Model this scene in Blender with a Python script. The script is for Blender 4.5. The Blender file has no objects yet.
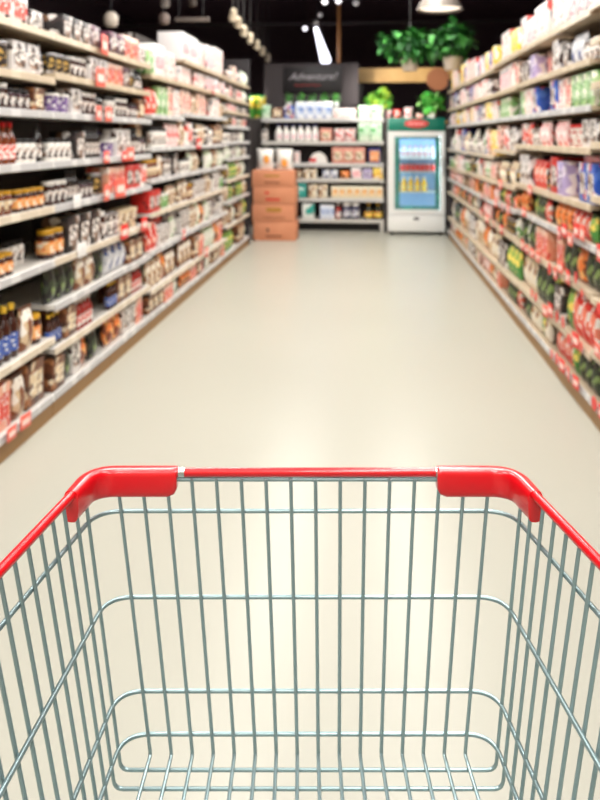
import bpy, bmesh, math, random
from mathutils import Vector, Matrix
R = random.Random(11)
S = bpy.context.scene
COL = S.collection
pi = math.pi

# ------------------------------------------------------------------ camera numbers
FPX, CX, HY, CAMZ = 750.0, 300.0, 137.0, 1.45
TH = math.atan(70 / 750.0)            # the aisle runs a little to one side of the lens axis
cT, sT = math.cos(TH), math.sin(TH)

def at(x, y, Y):
    """world point on the vertical plane Y seen at pixel x, y"""
    u, v = (x - CX) / FPX, (y - HY) / FPX
    t = Y / (u * sT + cT)
    return Vector((t * (u * cT - sT), Y, CAMZ - t * v))

def y_on_side(x, X):
    """Y where the vertical plane X is seen at pixel column x"""
    u = (x - CX) / FPX
    t = X / (u * cT - sT)
    return t * (u * sT + cT)

# ------------------------------------------------------------------ materials
def lin(c):
    return tuple(((v / 255) / 12.92 if v / 255 <= .04045 else ((v / 255 + .055) / 1.055) ** 2.4) for v in c) + (1,)

_M = {}
def mat(name, rgb, rough=.45, metal=0., spec=.5, emit=None, estr=0., trans=0., coat=0.):
    if name in _M: return _M[name]
    m = bpy.data.materials.new(name); m.use_nodes = True
    b = m.node_tree.nodes['Principled BSDF']
    b.inputs['Base Color'].default_value = lin(rgb)
    b.inputs['Roughness'].default_value = rough
    b.inputs['Metallic'].default_value = metal
    b.inputs['Specular IOR Level'].default_value = spec
    b.inputs['Coat Weight'].default_value = coat
    b.inputs['Transmission Weight'].default_value = trans
    if emit:
        b.inputs['Emission Color'].default_value = lin(emit); b.inputs['Emission Strength'].default_value = estr
    _M[name] = m
    return m

def print_mat(name, cols, scale=22., rough=.4, stretch=(1, 1, 1), weights=(.5, .75)):
    """printed packaging: flat patches of a few colours"""
    if name in _M: return _M[name]
    m = bpy.data.materials.new(name); m.use_nodes = True
    nt = m.node_tree; b = nt.nodes['Principled BSDF']; b.inputs['Roughness'].default_value = rough
    tc = nt.nodes.new('ShaderNodeTexCoord'); mp = nt.nodes.new('ShaderNodeMapping')
    mp.inputs['Scale'].default_value = stretch
    mp.inputs['Location'].default_value = (R.uniform(0, 9), R.uniform(0, 9), R.uniform(0, 9))
    vo = nt.nodes.new('ShaderNodeTexVoronoi'); vo.inputs['Scale'].default_value = scale
    rp = nt.nodes.new('ShaderNodeValToRGB'); rp.color_ramp.interpolation = 'CONSTANT'
    sp = nt.nodes.new('ShaderNodeSeparateColor')
    el = rp.color_ramp.elements
    el[0].position = 0; el[0].color = lin(cols[0])
    el[1].position = weights[0]; el[1].color = lin(cols[1])
    for k, c in enumerate(cols[2:]):
        e = el.new(weights[1] + k * .12); e.color = lin(c)
    nt.links.new(tc.outputs['Object'], mp.inputs['Vector']); nt.links.new(mp.outputs['Vector'], vo.inputs['Vector'])
    nt.links.new(vo.outputs['Color'], sp.inputs['Color']); nt.links.new(sp.outputs[0], rp.inputs['Fac'])
    nt.links.new(rp.outputs['Color'], b.inputs['Base Color'])
    _M[name] = m
    return m

def noise_mat(name, c1, c2, scale=3., rough=.5, rough2=None, metal=0., spec=.5, detail=4.):
    if name in _M: return _M[name]
    m = bpy.data.materials.new(name); m.use_nodes = True
    nt = m.node_tree; b = nt.nodes['Principled BSDF']
    b.inputs['Roughness'].default_value = rough; b.inputs['Metallic'].default_value = metal
    b.inputs['Specular IOR Level'].default_value = spec
    tc = nt.nodes.new('ShaderNodeTexCoord'); no = nt.nodes.new('ShaderNodeTexNoise')
    no.inputs['Scale'].default_value = scale; no.inputs['Detail'].default_value = detail
    rp = nt.nodes.new('ShaderNodeValToRGB')
    rp.color_ramp.elements[0].position = .3; rp.color_ramp.elements[1].position = .7
    rp.color_ramp.elements[0].color = lin(c1); rp.color_ramp.elements[1].color = lin(c2)
    nt.links.new(tc.outputs['Object'], no.inputs['Vector']); nt.links.new(no.outputs['Fac'], rp.inputs['Fac'])
    nt.links.new(rp.outputs['Color'], b.inputs['Base Color'])
    if rough2 is not None:
        mr = nt.nodes.new('ShaderNodeMapRange'); mr.inputs['To Min'].default_value = rough; mr.inputs['To Max'].default_value = rough2
        nt.links.new(no.outputs['Fac'], mr.inputs['Value']); nt.links.new(mr.outputs['Result'], b.inputs['Roughness'])
    _M[name] = m
    return m

# ------------------------------------------------------------------ mesh helpers
def box(bm, x0, x1, y0, y1, z0, z1, bev=0.):
    r = bmesh.ops.create_cube(bm, size=1)
    vs = r['verts']
    bmesh.ops.scale(bm, vec=(x1 - x0, y1 - y0, z1 - z0), verts=vs)
    bmesh.ops.translate(bm, vec=((x0 + x1) / 2, (y0 + y1) / 2, (z0 + z1) / 2), verts=vs)
    if bev > 0:
        es = list({e for v in vs for e in v.link_edges})
        bmesh.ops.bevel(bm, geom=es, offset=bev, segments=2, affect='EDGES', profile=.5)

def lathe(bm, prof, seg=16, cx=0, cy=0, cz=0):
    """prof: list of (r, z)"""
    rings = []
    for r, z in prof:
        if r < 1e-5:
            rings.append([bm.verts.new((cx, cy, cz + z))])
        else:
            rings.append([bm.verts.new((cx + r * math.cos(2 * pi * k / seg), cy + r * math.sin(2 * pi * k / seg), cz + z)) for k in range(seg)])
    for a, b in zip(rings, rings[1:]):
        for k in range(seg):
            k2 = (k + 1) % seg
            if len(a) == 1 and len(b) == 1: continue
            if len(a) == 1: bm.faces.new((a[0], b[k2], b[k]))
            elif len(b) == 1: bm.faces.new((a[k], a[k2], b[0]))
            else: bm.faces.new((a[k], a[k2], b[k2], b[k]))

def tube(bm, pts, r, seg=8, closed=False, caps=True):
    pts = [Vector(p) for p in pts]
    n = len(pts); rings = []
    up = None
    for i, p in enumerate(pts):
        a = pts[i - 1] if (i > 0 or closed) else p
        b = pts[(i + 1) % n] if (i < n - 1 or closed) else p
        t = (b - a).normalized()
        if up is None:
            up = Vector((0, 0, 1)) if abs(t.z) < .9 else Vector((1, 0, 0))
        s = t.cross(up)
        if s.length < 1e-6: s = t.cross(Vector((0, 1, 0)))
        s.normalize(); up = s.cross(t).normalized()
        rr = r[i] if isinstance(r, (list, tuple)) else r
        rings.append([bm.verts.new(p + rr * (math.cos(2 * pi * k / seg) * s + math.sin(2 * pi * k / seg) * up)) for k in range(seg)])
    prs = list(zip(rings, rings[1:])) + ([(rings[-1], rings[0])] if closed else [])
    for a, b in prs:
        for k in range(seg):
            bm.faces.new((a[k], b[k], b[(k + 1) % seg], a[(k + 1) % seg]))
    if caps and not closed:
        bm.faces.new(rings[0]); bm.faces.new(list(reversed(rings[-1])))

def fillet(pts, r, n=6):
    """round the inner corners of a polyline"""
    pts = [Vector(p) for p in pts]
    out = [pts[0]]
    for i in range(1, len(pts) - 1):
        a, p, b = pts[i - 1], pts[i], pts[i + 1]
        rr = r[i - 1] if isinstance(r, (list, tuple)) else r
        d1, d2 = (a - p), (b - p)
        rr = min(rr, d1.length * .49, d2.length * .49)
        q1, q2 = p + d1.normalized() * rr, p + d2.normalized() * rr
        for k in range(n + 1):
            t = k / n
            out.append((1 - t) ** 2 * q1 + 2 * t * (1 - t) * p + t * t * q2)
    out.append(pts[-1])
    return out

def finish(bm, name, m, smooth=True, ang=40):
    bmesh.ops.recalc_face_normals(bm, faces=bm.faces[:])
    me = bpy.data.meshes.new(name); bm.to_mesh(me); bm.free()
    for mm in (m if isinstance(m, (list, tuple)) else [m]): me.materials.append(mm)
    if smooth:
        for p in me.polygons: p.use_smooth = True
        try: me.set_sharp_from_angle(angle=math.radians(ang))
        except Exception: pass
    return me

def link(name, me, parent=None, loc=None, rz=0):
    o = bpy.data.objects.new(name, me); COL.objects.link(o)
    if parent: o.parent = parent
    if loc is not None: o.location = loc
    if rz: o.rotation_euler.z = rz
    return o

def obj(name, bm, m, parent=None, smooth=True, loc=None, rz=0, ang=40):
    return link(name, finish(bm, name, m, smooth, ang), parent, loc, rz)

def NB(): return bmesh.new()

def boxobj(name, dims, m, parent=None, bev=0., loc=None, rz=0):
    bm = NB(); box(bm, *dims, bev=bev)
    return obj(name, bm, m, parent, loc=loc, rz=rz)

def tag(o, label, cat, group=None):
    o['label'] = label; o['category'] = cat
    if group: o['group'] = group
    return o

def empty(name, loc, rz=0):
    o = bpy.data.objects.new(name, None); COL.objects.link(o)
    o.location = loc; o.rotation_euler.z = rz; o.empty_display_size = .05
    return o

def struct(name, dims, m, bev=0.):
    o = boxobj(name, dims, m, bev=bev); o['kind'] = 'structure'
    return o

ORD = ('first second third fourth fifth sixth seventh eighth ninth tenth eleventh twelfth thirteenth fourteenth fifteenth sixteenth '
       'seventeenth eighteenth nineteenth twentieth').split() + ['twenty-%s' % w for w in 'first second third fourth fifth sixth seventh eighth ninth'.split()]

# ------------------------------------------------------------------ room
floor_m = noise_mat('polished beige floor', (176, 174, 162), (179, 177, 165), scale=.7, rough=.27, rough2=.29, spec=.22, detail=1.)
dark = mat('dark ceiling paint', (126, 104, 114), rough=.9, spec=.1)
darkw = mat('dark wall paint', (110, 94, 100), rough=.85, spec=.15)
struct('floor', (-6, 5.5, -4, 19, -.1, 0), floor_m)
struct('ceiling', (-6, 5.5, -4, 19, 4.4, 4.5), dark)
struct('wall_back', (-6, 5.5, 19, 19.1, 0, 4.4), darkw)
struct('wall_left', (-6.1, -6, -4, 19, 0, 4.4), darkw)
struct('wall_right', (5.5, 5.6, -4, 19, 0, 4.4), darkw)
struct('wall_front', (-6, 5.5, -4.1, -4, 0, 4.4), mat('front wall paint', (190, 180, 165), rough=.8))

# ------------------------------------------------------------------ products: one body mesh (the thing) + part meshes
def box_kind(name, w, d, h, m, lab=None, labsize=(.7, .55)):
    bm = NB(); box(bm, -w/2, w/2, -d/2, d/2, 0, h, bev=.003)
    body = finish(bm, name, m)
    parts = []
    if lab:
        bm = NB(); lw, lh = w * labsize[0] / 2, h * labsize[1]
        z0 = (h - lh) * .45
        box(bm, -lw, lw, -d/2 - .0016, -d/2 - .0002, z0, z0 + lh)
        parts.append(('label', finish(bm, 'label', lab, False)))
    return name, body, parts, (w, d, h)

def jar_kind(name, r, h, m, lidm, labm):
    hl = h * .16
    bm = NB()
    lathe(bm, [(0, 0), (r*.9, 0), (r, r*.12), (r, h - hl - r*.35), (r*.93, h - hl - r*.12), (r*.8, h - hl), (0, h - hl)], 18)
    body = finish(bm, name, m)
    bm = NB(); lathe(bm, [(0, h - hl), (r*.9, h - hl), (r*.92, h - hl*.7), (r*.92, h - .003), (r*.86, h), (0, h)], 18)
    lid = finish(bm, 'lid', lidm)
    bm = NB(); z0, z1 = h*.18, h*.62
    lathe(bm, [(r*.99, z0), (r*1.012, z0), (r*1.012, z1), (r*.99, z1)], 18)
    lab = finish(bm, 'label', labm)
    return name, body, [('lid', lid), ('label', lab)], (2*r*1.02, 2*r*1.02, h)

def bottle_kind(name, r, h, m, capm, labm, neck=.36):
    bm = NB(); hc = h * .09
    lathe(bm, [(0, 0), (r*.9, 0), (r, r*.15), (r, h*.56), (r*.92, h*.63), (r*.55, h*.73), (r*neck, h*.8), (r*neck, h - hc), (0, h - hc)], 18)
    body = finish(bm, name, m)
    bm = NB(); c = r*neck*1.2
    lathe(bm, [(0, h - hc*1.3), (c, h - hc*1.3), (c, h - .002), (c*.9, h), (0, h)], 14)
    cap = finish(bm, 'cap', capm)
    bm = NB(); lathe(bm, [(r*.99, h*.14), (r*1.012, h*.14), (r*1.012, h*.48), (r*.99, h*.48)], 18)
    lab = finish(bm, 'label', labm)
    return name, body, [('cap', cap), ('label', lab)], (2*r*1.02, 2*r*1.02, h)

def can_kind(name, r, h, labm, metalm):
    bm = NB()
    lathe(bm, [(0, .003), (r*.9, .003), (r*.95, 0), (r, .004), (r*.975, .01), (r*.975, h - .01), (r, h - .004), (r*.95, h), (r*.9, h - .003), (0, h - .003)], 18)
    body = finish(bm, name, metalm)
    bm = NB(); lathe(bm, [(r*.97, .014), (r*.985, .014), (r*.985, h - .014), (r*.97, h - .014)], 18)
    return name, body, [('label', finish(bm, 'label', labm))], (2*r, 2*r, h)

def packet_kind(name, w, d, h, m, sealm):
    bm = NB(); nx, nz = 8, 10
    def layer(s):
        g = []
        for j in range(nz + 1):
            row = []
            for i in range(nx + 1):
                a, b = i / nx, j / nz
                bulge = (math.sin(pi * a) ** .55) * (math.sin(pi * (.04 + .93 * b)) ** .6)
                wob = .06 * math.sin(9 * a + 5 * b + s)
                wd = w * (1 - .05 * math.sin(pi * b))
                row.append(bm.verts.new((wd * (a - .5), s * d / 2 * bulge * (1 + wob) , h * .94 * b)))
            g.append(row)
        for j in range(nz):
            for i in range(nx):
                bm.faces.new((g[j][i], g[j][i+1], g[j+1][i+1], g[j+1][i]))
    layer(-1); layer(1)
    bmesh.ops.remove_doubles(bm, verts=bm.verts[:], dist=1e-4)
    body = finish(bm, name, m, ang=80)
    bm = NB(); box(bm, -w/2, w/2, -.002, .002, h * .93, h)
    return name, body, [('seal', finish(bm, 'seal', sealm, False))], (w, d, h)

def tub_kind(name, r, h, m, lidm):
    bm = NB(); lathe(bm, [(0, 0), (r*.82, 0), (r*.86, .004), (r*.96, h*.86), (0, h*.86)], 20)
    body = finish(bm, name, m)
    bm = NB(); lathe(bm, [(0, h*.861), (r, h*.861), (r, h*.97), (r*.95, h), (0, h)], 20)
    return name, body, [('lid', finish(bm, 'lid', lidm))], (2*r, 2*r, h)

W_ = (240, 236, 230)
def C(name, rgb, **k): return mat(name, rgb, **k)
wht = C('white plastic', (238, 234, 228), rough=.35)
blk = C('black plastic', (22, 20, 22), rough=.35)
redp = C('red plastic', (214, 34, 36), rough=.35)
gold = C('gold lid', (214, 160, 40), rough=.3, metal=.2)
bluep = C('blue plastic', (38, 60, 140), rough=.35)
tinm = C('tin', (190, 190, 192), rough=.3, metal=.9)
brown = C('dark brown sauce', (62, 28, 18), rough=.15, coat=.3)
amber = C('amber sauce', (118, 52, 20), rough=.12, coat=.3)
plum = C('dark plum jam', (58, 18, 34), rough=.15, coat=.3)
soy = C('near black soy', (26, 16, 16), rough=.12, coat=.3)
redsauce = C('red sauce', (158, 34, 24), rough=.15, coat=.3)
cream = C('cream spread', (224, 200, 160), rough=.3)
greenp = C('green plastic', (52, 140, 60), rough=.35)

PM = print_mat
lab_wb = PM('white label with dark print', [(238, 232, 226), (58, 42, 42), (150, 116, 96)], 70, weights=(.5, .78))
lab_wr = PM('white label with red print', [(242, 238, 232), (238, 232, 226), (214, 60, 50)], 85, weights=(.4, .72))
lab_cr = PM('cream label with brown print', [(230, 208, 172), (112, 64, 38), (240, 230, 210)], 70, weights=(.5, .75))
lab_bl = PM('blue label with white print', [(54, 82, 160), (70, 104, 186), (232, 232, 236)], 85, weights=(.5, .78))
lab_rd = PM('red label with white print', [(222, 66, 54), (232, 110, 92), (246, 236, 230)], 85, weights=(.5, .75))
lab_or = PM('orange label with cream print', [(232, 132, 66), (240, 176, 110), (246, 232, 208)], 85, weights=(.5, .75))
lab_pu = PM('purple label with white print', [(92, 66, 128), (150, 124, 176), (240, 236, 240)], 85, weights=(.45, .72))
lab_ye = PM('yellow label with red print', [(242, 204, 70), (248, 226, 130), (212, 70, 44)], 85, weights=(.5, .8))
lab_gr = PM('green label with white print', [(92, 156, 84), (150, 196, 128), (242, 240, 230)], 85, weights=(.5, .76))
lab_pk = PM('pink label with white print', [(236, 128, 140), (246, 190, 194), (248, 240, 238)], 85, weights=(.5, .75))
lab_bk = PM('black label with gold print', [(34, 28, 28), (54, 44, 40), (206, 168, 92)], 85, weights=(.5, .8))

def pk(nm, c, sc=28): return PM(nm, c, sc, rough=.35)
VAR = {}
def V(key, descr, cat, kind): VAR[key] = dict(descr=descr, cat=cat, name=kind[0], body=kind[1], parts=kind[2], dims=kind[3])
# jars, bottles, tubs and tins
V('j1', 'dark brown jar with white lid', 'jar', jar_kind('sauce_jar', .036, .125, brown, wht, lab_wb))
V('j2', 'amber jar with gold lid', 'jar', jar_kind('sauce_jar', .034, .11, amber, gold, lab_cr))
V('j3', 'plum jar with white label', 'jar', jar_kind('jam_jar', .034, .10, plum, blk, lab_wb))
V('j4', 'red jar with red lid', 'jar', jar_kind('sauce_jar', .036, .12, redsauce, redp, lab_wr))
V('j5', 'cream jar with blue lid', 'jar', jar_kind('spread_jar', .04, .13, cream, bluep, lab_bl))
V('j6', 'brown jar with orange label', 'jar', jar_kind('jam_jar', .035, .105, brown, gold, lab_or))
V('j7', 'white jar with black lid', 'jar', jar_kind('spread_jar', .034, .12, wht, blk, lab_wb))
V('b1', 'dark bottle with yellow cap', 'bottle', bottle_kind('sauce_bottle', .034, .25, brown, C('yellow cap', (232, 186, 50)), lab_bl))
V('b2', 'black bottle with white label', 'bottle', bottle_kind('sauce_bottle', .033, .23, soy, blk, lab_wb))
V('b3', 'red bottle with white cap', 'bottle', bottle_kind('sauce_bottle', .032, .2, redsauce, wht, lab_wr))
V('b4', 'amber bottle with red label', 'bottle', bottle_kind('oil_bottle', .036, .24, amber, redp, lab_rd))
V('b5', 'plum bottle with gold cap', 'bottle', bottle_kind('oil_bottle', .032, .22, plum, gold, lab_cr))
V('b6', 'white bottle with blue label', 'bottle', bottle_kind('plastic_bottle', .04, .2, wht, bluep, lab_bl, .5))
V('t1', 'white tub with red lid', 'tub', tub_kind('plastic_tub', .055, .1, lab_wr, redp))
V('t2', 'brown tub with cream lid', 'tub', tub_kind('plastic_tub', .05, .1, lab_cr, C('cream lid', (226, 206, 172))))
V('t3', 'purple tub with white lid', 'tub', tub_kind('plastic_tub', .05, .085, lab_pu, wht))
V('t4', 'green tub with white lid', 'tub', tub_kind('plastic_tub', .05, .09, lab_gr, wht))
V('n1', 'red tin with white print', 'tin', can_kind('food_tin', .04, .11, lab_rd, tinm))
V('n2', 'yellow tin with red print', 'tin', can_kind('food_tin', .04, .11, lab_ye, tinm))
V('n3', 'white tin with dark print', 'tin', can_kind('food_tin', .042, .115, lab_wb, tinm))
V('n4', 'black tin with gold print', 'tin', can_kind('food_tin', .04, .1, lab_bk, tinm))
# boxes
V('c1', 'white box with red label', 'box', box_kind('food_box', .16, .14, .15, pk('c1 face print', [(236,230,226),(236,230,226),(212,60,50),(60,44,44)], 27), lab_rd))
V('c2', 'red box with white label', 'box', box_kind('food_box', .15, .14, .15, pk('c2 face print', [(206,44,40),(206,44,40),(240,228,220),(120,26,28)], 27), lab_wb))
V('c3', 'black box with white label', 'box', box_kind('food_box', .13, .16, .13, pk('c3 face print', [(30,26,28),(58,46,46),(226,220,216),(120,90,70)], 27), lab_wb))
V('c4', 'purple box with white label', 'box', box_kind('food_box', .14, .15, .14, pk('c4 face print', [(84,40,60),(110,60,84),(226,214,220),(44,30,40)], 23), lab_wb))
V('c5', 'brown box with cream label', 'box', box_kind('food_box', .15, .15, .14, pk('c5 face print', [(112,66,42),(78,46,32),(226,206,176),(168,110,70)], 27), lab_cr))
V('c6', 'pale orange box with red label', 'box', box_kind('food_box', .16, .15, .16, pk('c6 face print', [(236,150,120),(240,176,148),(214,72,60),(246,226,214)], 23), lab_rd))
V('c7', 'white box with dark print', 'box', box_kind('food_box', .13, .15, .13, pk('c7 face print', [(222,216,214),(236,232,228),(90,86,120),(70,52,50)], 27), lab_wb))
V('k1', 'pink carton with white label', 'carton', box_kind('food_carton', .15, .12, .2, pk('k1 face print', [(240,166,180),(246,196,204),(222,80,110),(250,236,238)], 22), lab_wr))
V('k2', 'white carton with pink label', 'carton', box_kind('food_carton', .16, .12, .2, pk('k2 face print', [(240,234,232),(246,226,228),(232,126,140),(120,110,130)], 22), lab_pk))
V('k3', 'yellow carton with red print', 'carton', box_kind('food_carton', .15, .1, .2, pk('k3 face print', [(246,208,70),(248,222,120),(214,80,44),(250,244,226)], 22), lab_ye))
V('k4', 'lavender carton with white label', 'carton', box_kind('food_carton', .14, .1, .18, pk('k4 face print', [(186,170,214),(226,216,232),(110,90,170),(246,240,244)], 22), lab_pu))
V('k5', 'blue carton with white label', 'carton', box_kind('food_carton', .14, .11, .18, pk('k5 face print', [(44,84,178),(76,116,200),(236,236,240),(214,60,60)], 22), lab_wb))
V('k6', 'orange carton with cream label', 'carton', box_kind('food_carton', .14, .11, .19, pk('k6 face print', [(240,120,50),(244,156,96),(250,226,190),(206,50,36)], 22), lab_or))
V('k7', 'green carton with white print', 'carton', box_kind('food_carton', .14, .1, .18, pk('k7 face print', [(130,184,110),(176,208,150),(244,240,226),(80,130,70)], 22), lab_gr))
V('k8', 'white carton with red print', 'carton', box_kind('cereal_carton', .18, .08, .23, pk('k8 face print', [(240,236,232),(244,238,234),(222,84,76),(150,150,160)], 20), lab_wr, (.86, .8)))
V('k9', 'peach carton with red label', 'carton', box_kind('cereal_carton', .17, .08, .22, pk('k9 face print', [(248,206,186),(248,226,212),(226,96,80),(150,110,96)], 20), lab_rd))
V('kw', 'large white pack with pink print', 'pack', box_kind('tissue_pack', .3, .22, .25, C('film white', (244, 240, 240), rough=.3), lab_pk, (.8, .4)))
# packets and pouches
V('p1', 'brown packet with cream print', 'packet', packet_kind('snack_packet', .13, .07, .17, pk('brown packet print', [(128, 76, 48), (214, 186, 150), (246, 238, 226)]), C('brown seal', (120, 70, 44))))
V('p2', 'red packet with white print', 'packet', packet_kind('snack_packet', .13, .07, .17, pk('red packet print', [(218, 52, 44), (238, 130, 106), (248, 240, 232)]), redp))
V('p3', 'white packet with green print', 'packet', packet_kind('snack_packet', .14, .08, .18, pk('white green packet print', [(240, 238, 228), (240, 238, 228), (110, 164, 90)]), wht))
V('p4', 'orange packet with brown print', 'packet', packet_kind('noodle_packet', .14, .08, .16, pk('orange packet print', [(238, 134, 70), (246, 190, 120), (130, 64, 40)]), C('orange seal', (232, 120, 60))))
V('p5', 'black packet with green print', 'packet', packet_kind('noodle_packet', .12, .07, .18, pk('black packet print', [(36, 34, 34), (60, 70, 54), (136, 160, 96)]), blk))
V('p6', 'pale pink packet with red print', 'packet', packet_kind('snack_packet', .14, .08, .18, pk('pink packet print', [(246, 206, 204), (248, 232, 228), (226, 84, 80)]), wht))
V('p7', 'cream pouch with brown print', 'pouch', packet_kind('pantry_pouch', .13, .08, .16, pk('cream pouch print', [(236, 220, 190), (244, 236, 220), (150, 96, 60)]), C('cream seal', (232, 216, 186))))
V('p8', 'silver pouch with blue print', 'pouch', packet_kind('pantry_pouch', .13, .08, .17, pk('silver pouch print', [(206, 208, 214), (236, 236, 240), (70, 90, 150)]), tinm))
V('p9', 'green packet with yellow print', 'packet', packet_kind('noodle_packet', .13, .07, .17, pk('green packet print', [(82, 148, 72), (150, 190, 90), (244, 222, 110)]), greenp))

def put(key, loc, rz, s=1., label=None, group=None, sz=1.):
    v = VAR[key]
    o = bpy.data.objects.new(v['name'], v['body']); COL.objects.link(o)
    o.location = loc; o.rotation_euler.z = rz; o.scale = (s, s, s * sz)
    tag(o, label or v['descr'], v['cat'], group)
    for pn, pm in v['parts']:
        c = bpy.data.objects.new(pn, pm); COL.objects.link(c); c.parent = o
    return o

# ------------------------------------------------------------------ gondola shelving
shelf_white = C('white shelf enamel', (204, 200, 194), rough=.4)
shelf_tan = C('tan shelf enamel', (184, 166, 142), rough=.45)
back_dk = C('dark slotted back panel', (58, 48, 44), rough=.6)
kick_m = C('plinth shadow brown', (150, 112, 66), rough=.5)  # plinth colour carries the brown shadow along the floor edge

def rail_mat(name, c0, c1, c2):
    if name in _M: return _M[name]
    m = bpy.data.materials.new(name); m.use_nodes = True
    nt = m.node_tree; b = nt.nodes['Principled BSDF']; b.inputs['Roughness'].default_value = .35
    tc = nt.nodes.new('ShaderNodeTexCoord'); mp = nt.nodes.new('ShaderNodeMapping'); mp.inputs['Scale'].default_value = (0.01, 12., .01)
    vo = nt.nodes.new('ShaderNodeTexVoronoi'); vo.inputs['Scale'].default_value = 1.
    sp = nt.nodes.new('ShaderNodeSeparateColor')
    rp = nt.nodes.new('ShaderNodeValToRGB'); rp.color_ramp.interpolation = 'CONSTANT'
    e = rp.color_ramp.elements; e[0].color = lin(c0); e[0].position = 0; e[1].color = lin(c1); e[1].position = .55
    x = e.new(.85); x.color = lin(c2)
    nt.links.new(tc.outputs['Object'], mp.inputs['Vector']); nt.links.new(mp.outputs['Vector'], vo.inputs['Vector'])
    nt.links.new(vo.outputs['Color'], sp.inputs['Color']); nt.links.new(sp.outputs[0], rp.inputs['Fac']); nt.links.new(rp.outputs['Color'], b.inputs['Base Color'])
    _M[name] = m
    return m
rail_w = rail_mat('ticket rail with price tickets', (180, 178, 178), (204, 202, 200), (132, 130, 138))
rail_t = rail_mat('tan ticket rail with tickets', (186, 168, 142), (198, 182, 158), (166, 150, 128))

rail_c = rail_mat('cream ticket rail with tickets', (200, 186, 166), (216, 204, 186), (172, 160, 144))
XL, XR = -1.62, 1.115
DEP = .44

def shelf_unit(side, Y0, Y1, zs, label, tops=.22, tan_from=1.7, end_panel=False):
    """side -1: front faces +X; side 1: front faces -X"""
    Xf = XL if side < 0 else XR
    sg = -1 if side < 0 else 1                     # direction from front to back
    L = Y1 - Y0 - .006
    root = empty('shelf_unit', (Xf, (Y0 + Y1) / 2, 0))
    tag(root, label, 'shelving', 'shelving units along the aisle')
    def B(name, a0, a1, y0, y1, z0, z1, m, parent=root, bev=0.):
        x0, x1 = sorted((sg * a0, sg * a1))
        return boxobj(name, (x0, x1, y0, y1, z0, z1), m, parent, bev)
    top = zs[-1]
    B('back_panel', DEP + .004, DEP + .03, -L/2, L/2, .1, top + tops, back_dk)
    for y0 in (-L/2, L/2 - .03):
        B('upright', DEP + .031, DEP + .07, y0, y0 + .03, 0, top + tops, shelf_white)
    B('plinth', .012, .03, -L/2, L/2, 0, .085, kick_m)
    for i, z in enumerate(zs):
        m = shelf_tan if (z > tan_from or side > 0) else shelf_white
        rm = rail_t if (z > tan_from or (side > 0 and i % 3)) else (rail_c if side < 0 and i in (1, 3) else rail_w)
        sh = B('shelf', .006, DEP + .003, -L/2, L/2, z - .022, z, m)
        bm = NB()                                   # ticket rail: a lip with a slight backward slope and a top bead
        x = lambda a: sg * a
        prof = [(0.0005, z - .032), (-.004, z - .028), (.0, z + .004), (.004, z + .007), (.0055, z + .004), (.0055, z - .032)]
        ra = [bm.verts.new((x(a), -L/2, zz)) for a, zz in prof]; rb = [bm.verts.new((x(a), L/2, zz)) for a, zz in prof]
        n = len(prof)
        for k in range(n): bm.faces.new((ra[k], ra[(k+1) % n], rb[(k+1) % n], rb[k]))
        bm.faces.new(ra); bm.faces.new(list(reversed(rb)))
        obj('price_rail', bm, rm, sh, smooth=False)
    if end_panel:
        B('end_panel', .0, DEP + .07, L/2 + .003, L/2 + .02, 0, (2.5 if side < 0 else top + tops), C('dark end panel', (52, 48, 52), rough=.6))
    return root

LEFT = [(2.86, 3.74, [.12, .415, .81, 1.09, 1.32, 1.575, 1.75, 1.98]),
        (3.74, 4.6, [.12, .35, .575, .81, 1.09, 1.32, 1.575, 1.78, 1.98]),
        (4.6, 5.45, [.12, .35, .575, .81, 1.09, 1.32, 1.575, 1.78, 1.98]),
        (5.45, 6.45, [.12, .30, .59, .875, 1.13, 1.37, 1.62, 1.92]),
        (6.45, 7.45, [.12, .30, .60, .875, 1.13, 1.37, 1.66, 1.92, 2.13]),
        (7.45, 8.45, [.12, .30, .60, .875, 1.13, 1.37, 1.66, 1.92, 2.13]),
        (8.45, 9.25, [.12, .42, .70, .95, 1.2, 1.39, 1.575, 1.75, 1.9, 2.12]),
        (9.25, 10.02, [.12, .42, .70, .95, 1.2, 1.39, 1.575, 1.75, 1.9, 2.12])]
RIGHT = [(2.95, 3.93, [.12, .37, .64, .9, 1.15, 1.42, 1.72, 1.94, 2.12]),
         (3.93, 4.93, [.12, .34, .65, .9, 1.1, 1.39, 1.61, 1.85, 2.1]),
         (4.93, 5.93, [.12, .34, .65, .9, 1.1, 1.39, 1.61, 1.85, 2.1]),
         (5.93, 6.93, [.12, .33, .66, .88, 1.06, 1.34, 1.61, 1.84, 2.1]),
         (6.93, 7.93, [.12, .32, .66, .86, 1.05, 1.28, 1.61, 1.84, 2.08]),
         (7.93, 8.93, [.12, .32, .67, .86, 1.05, 1.28, 1.61, 1.84, 2.08]),
         (8.93, 9.93, [.12, .31, .67, .86, 1.03, 1.28, 1.61, 1.84, 2.1]),
         (9.93, 10.95, [.12, .31, .67, .86, 1.03, 1.28, 1.61, 1.84, 2.1])]
for side, bays in ((-1, LEFT), (1, RIGHT)):
    sn = 'left' if side < 0 else 'right'
    for i, (a, b, zs) in enumerate(bays):
        shelf_unit(side, a, b, zs, 'metal shelving unit full of groceries, %s from the near end on the %s' % (ORD[i], sn),
                   tops=.24 if side < 0 else .18, end_panel=(i == len(bays) - 1))

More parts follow.
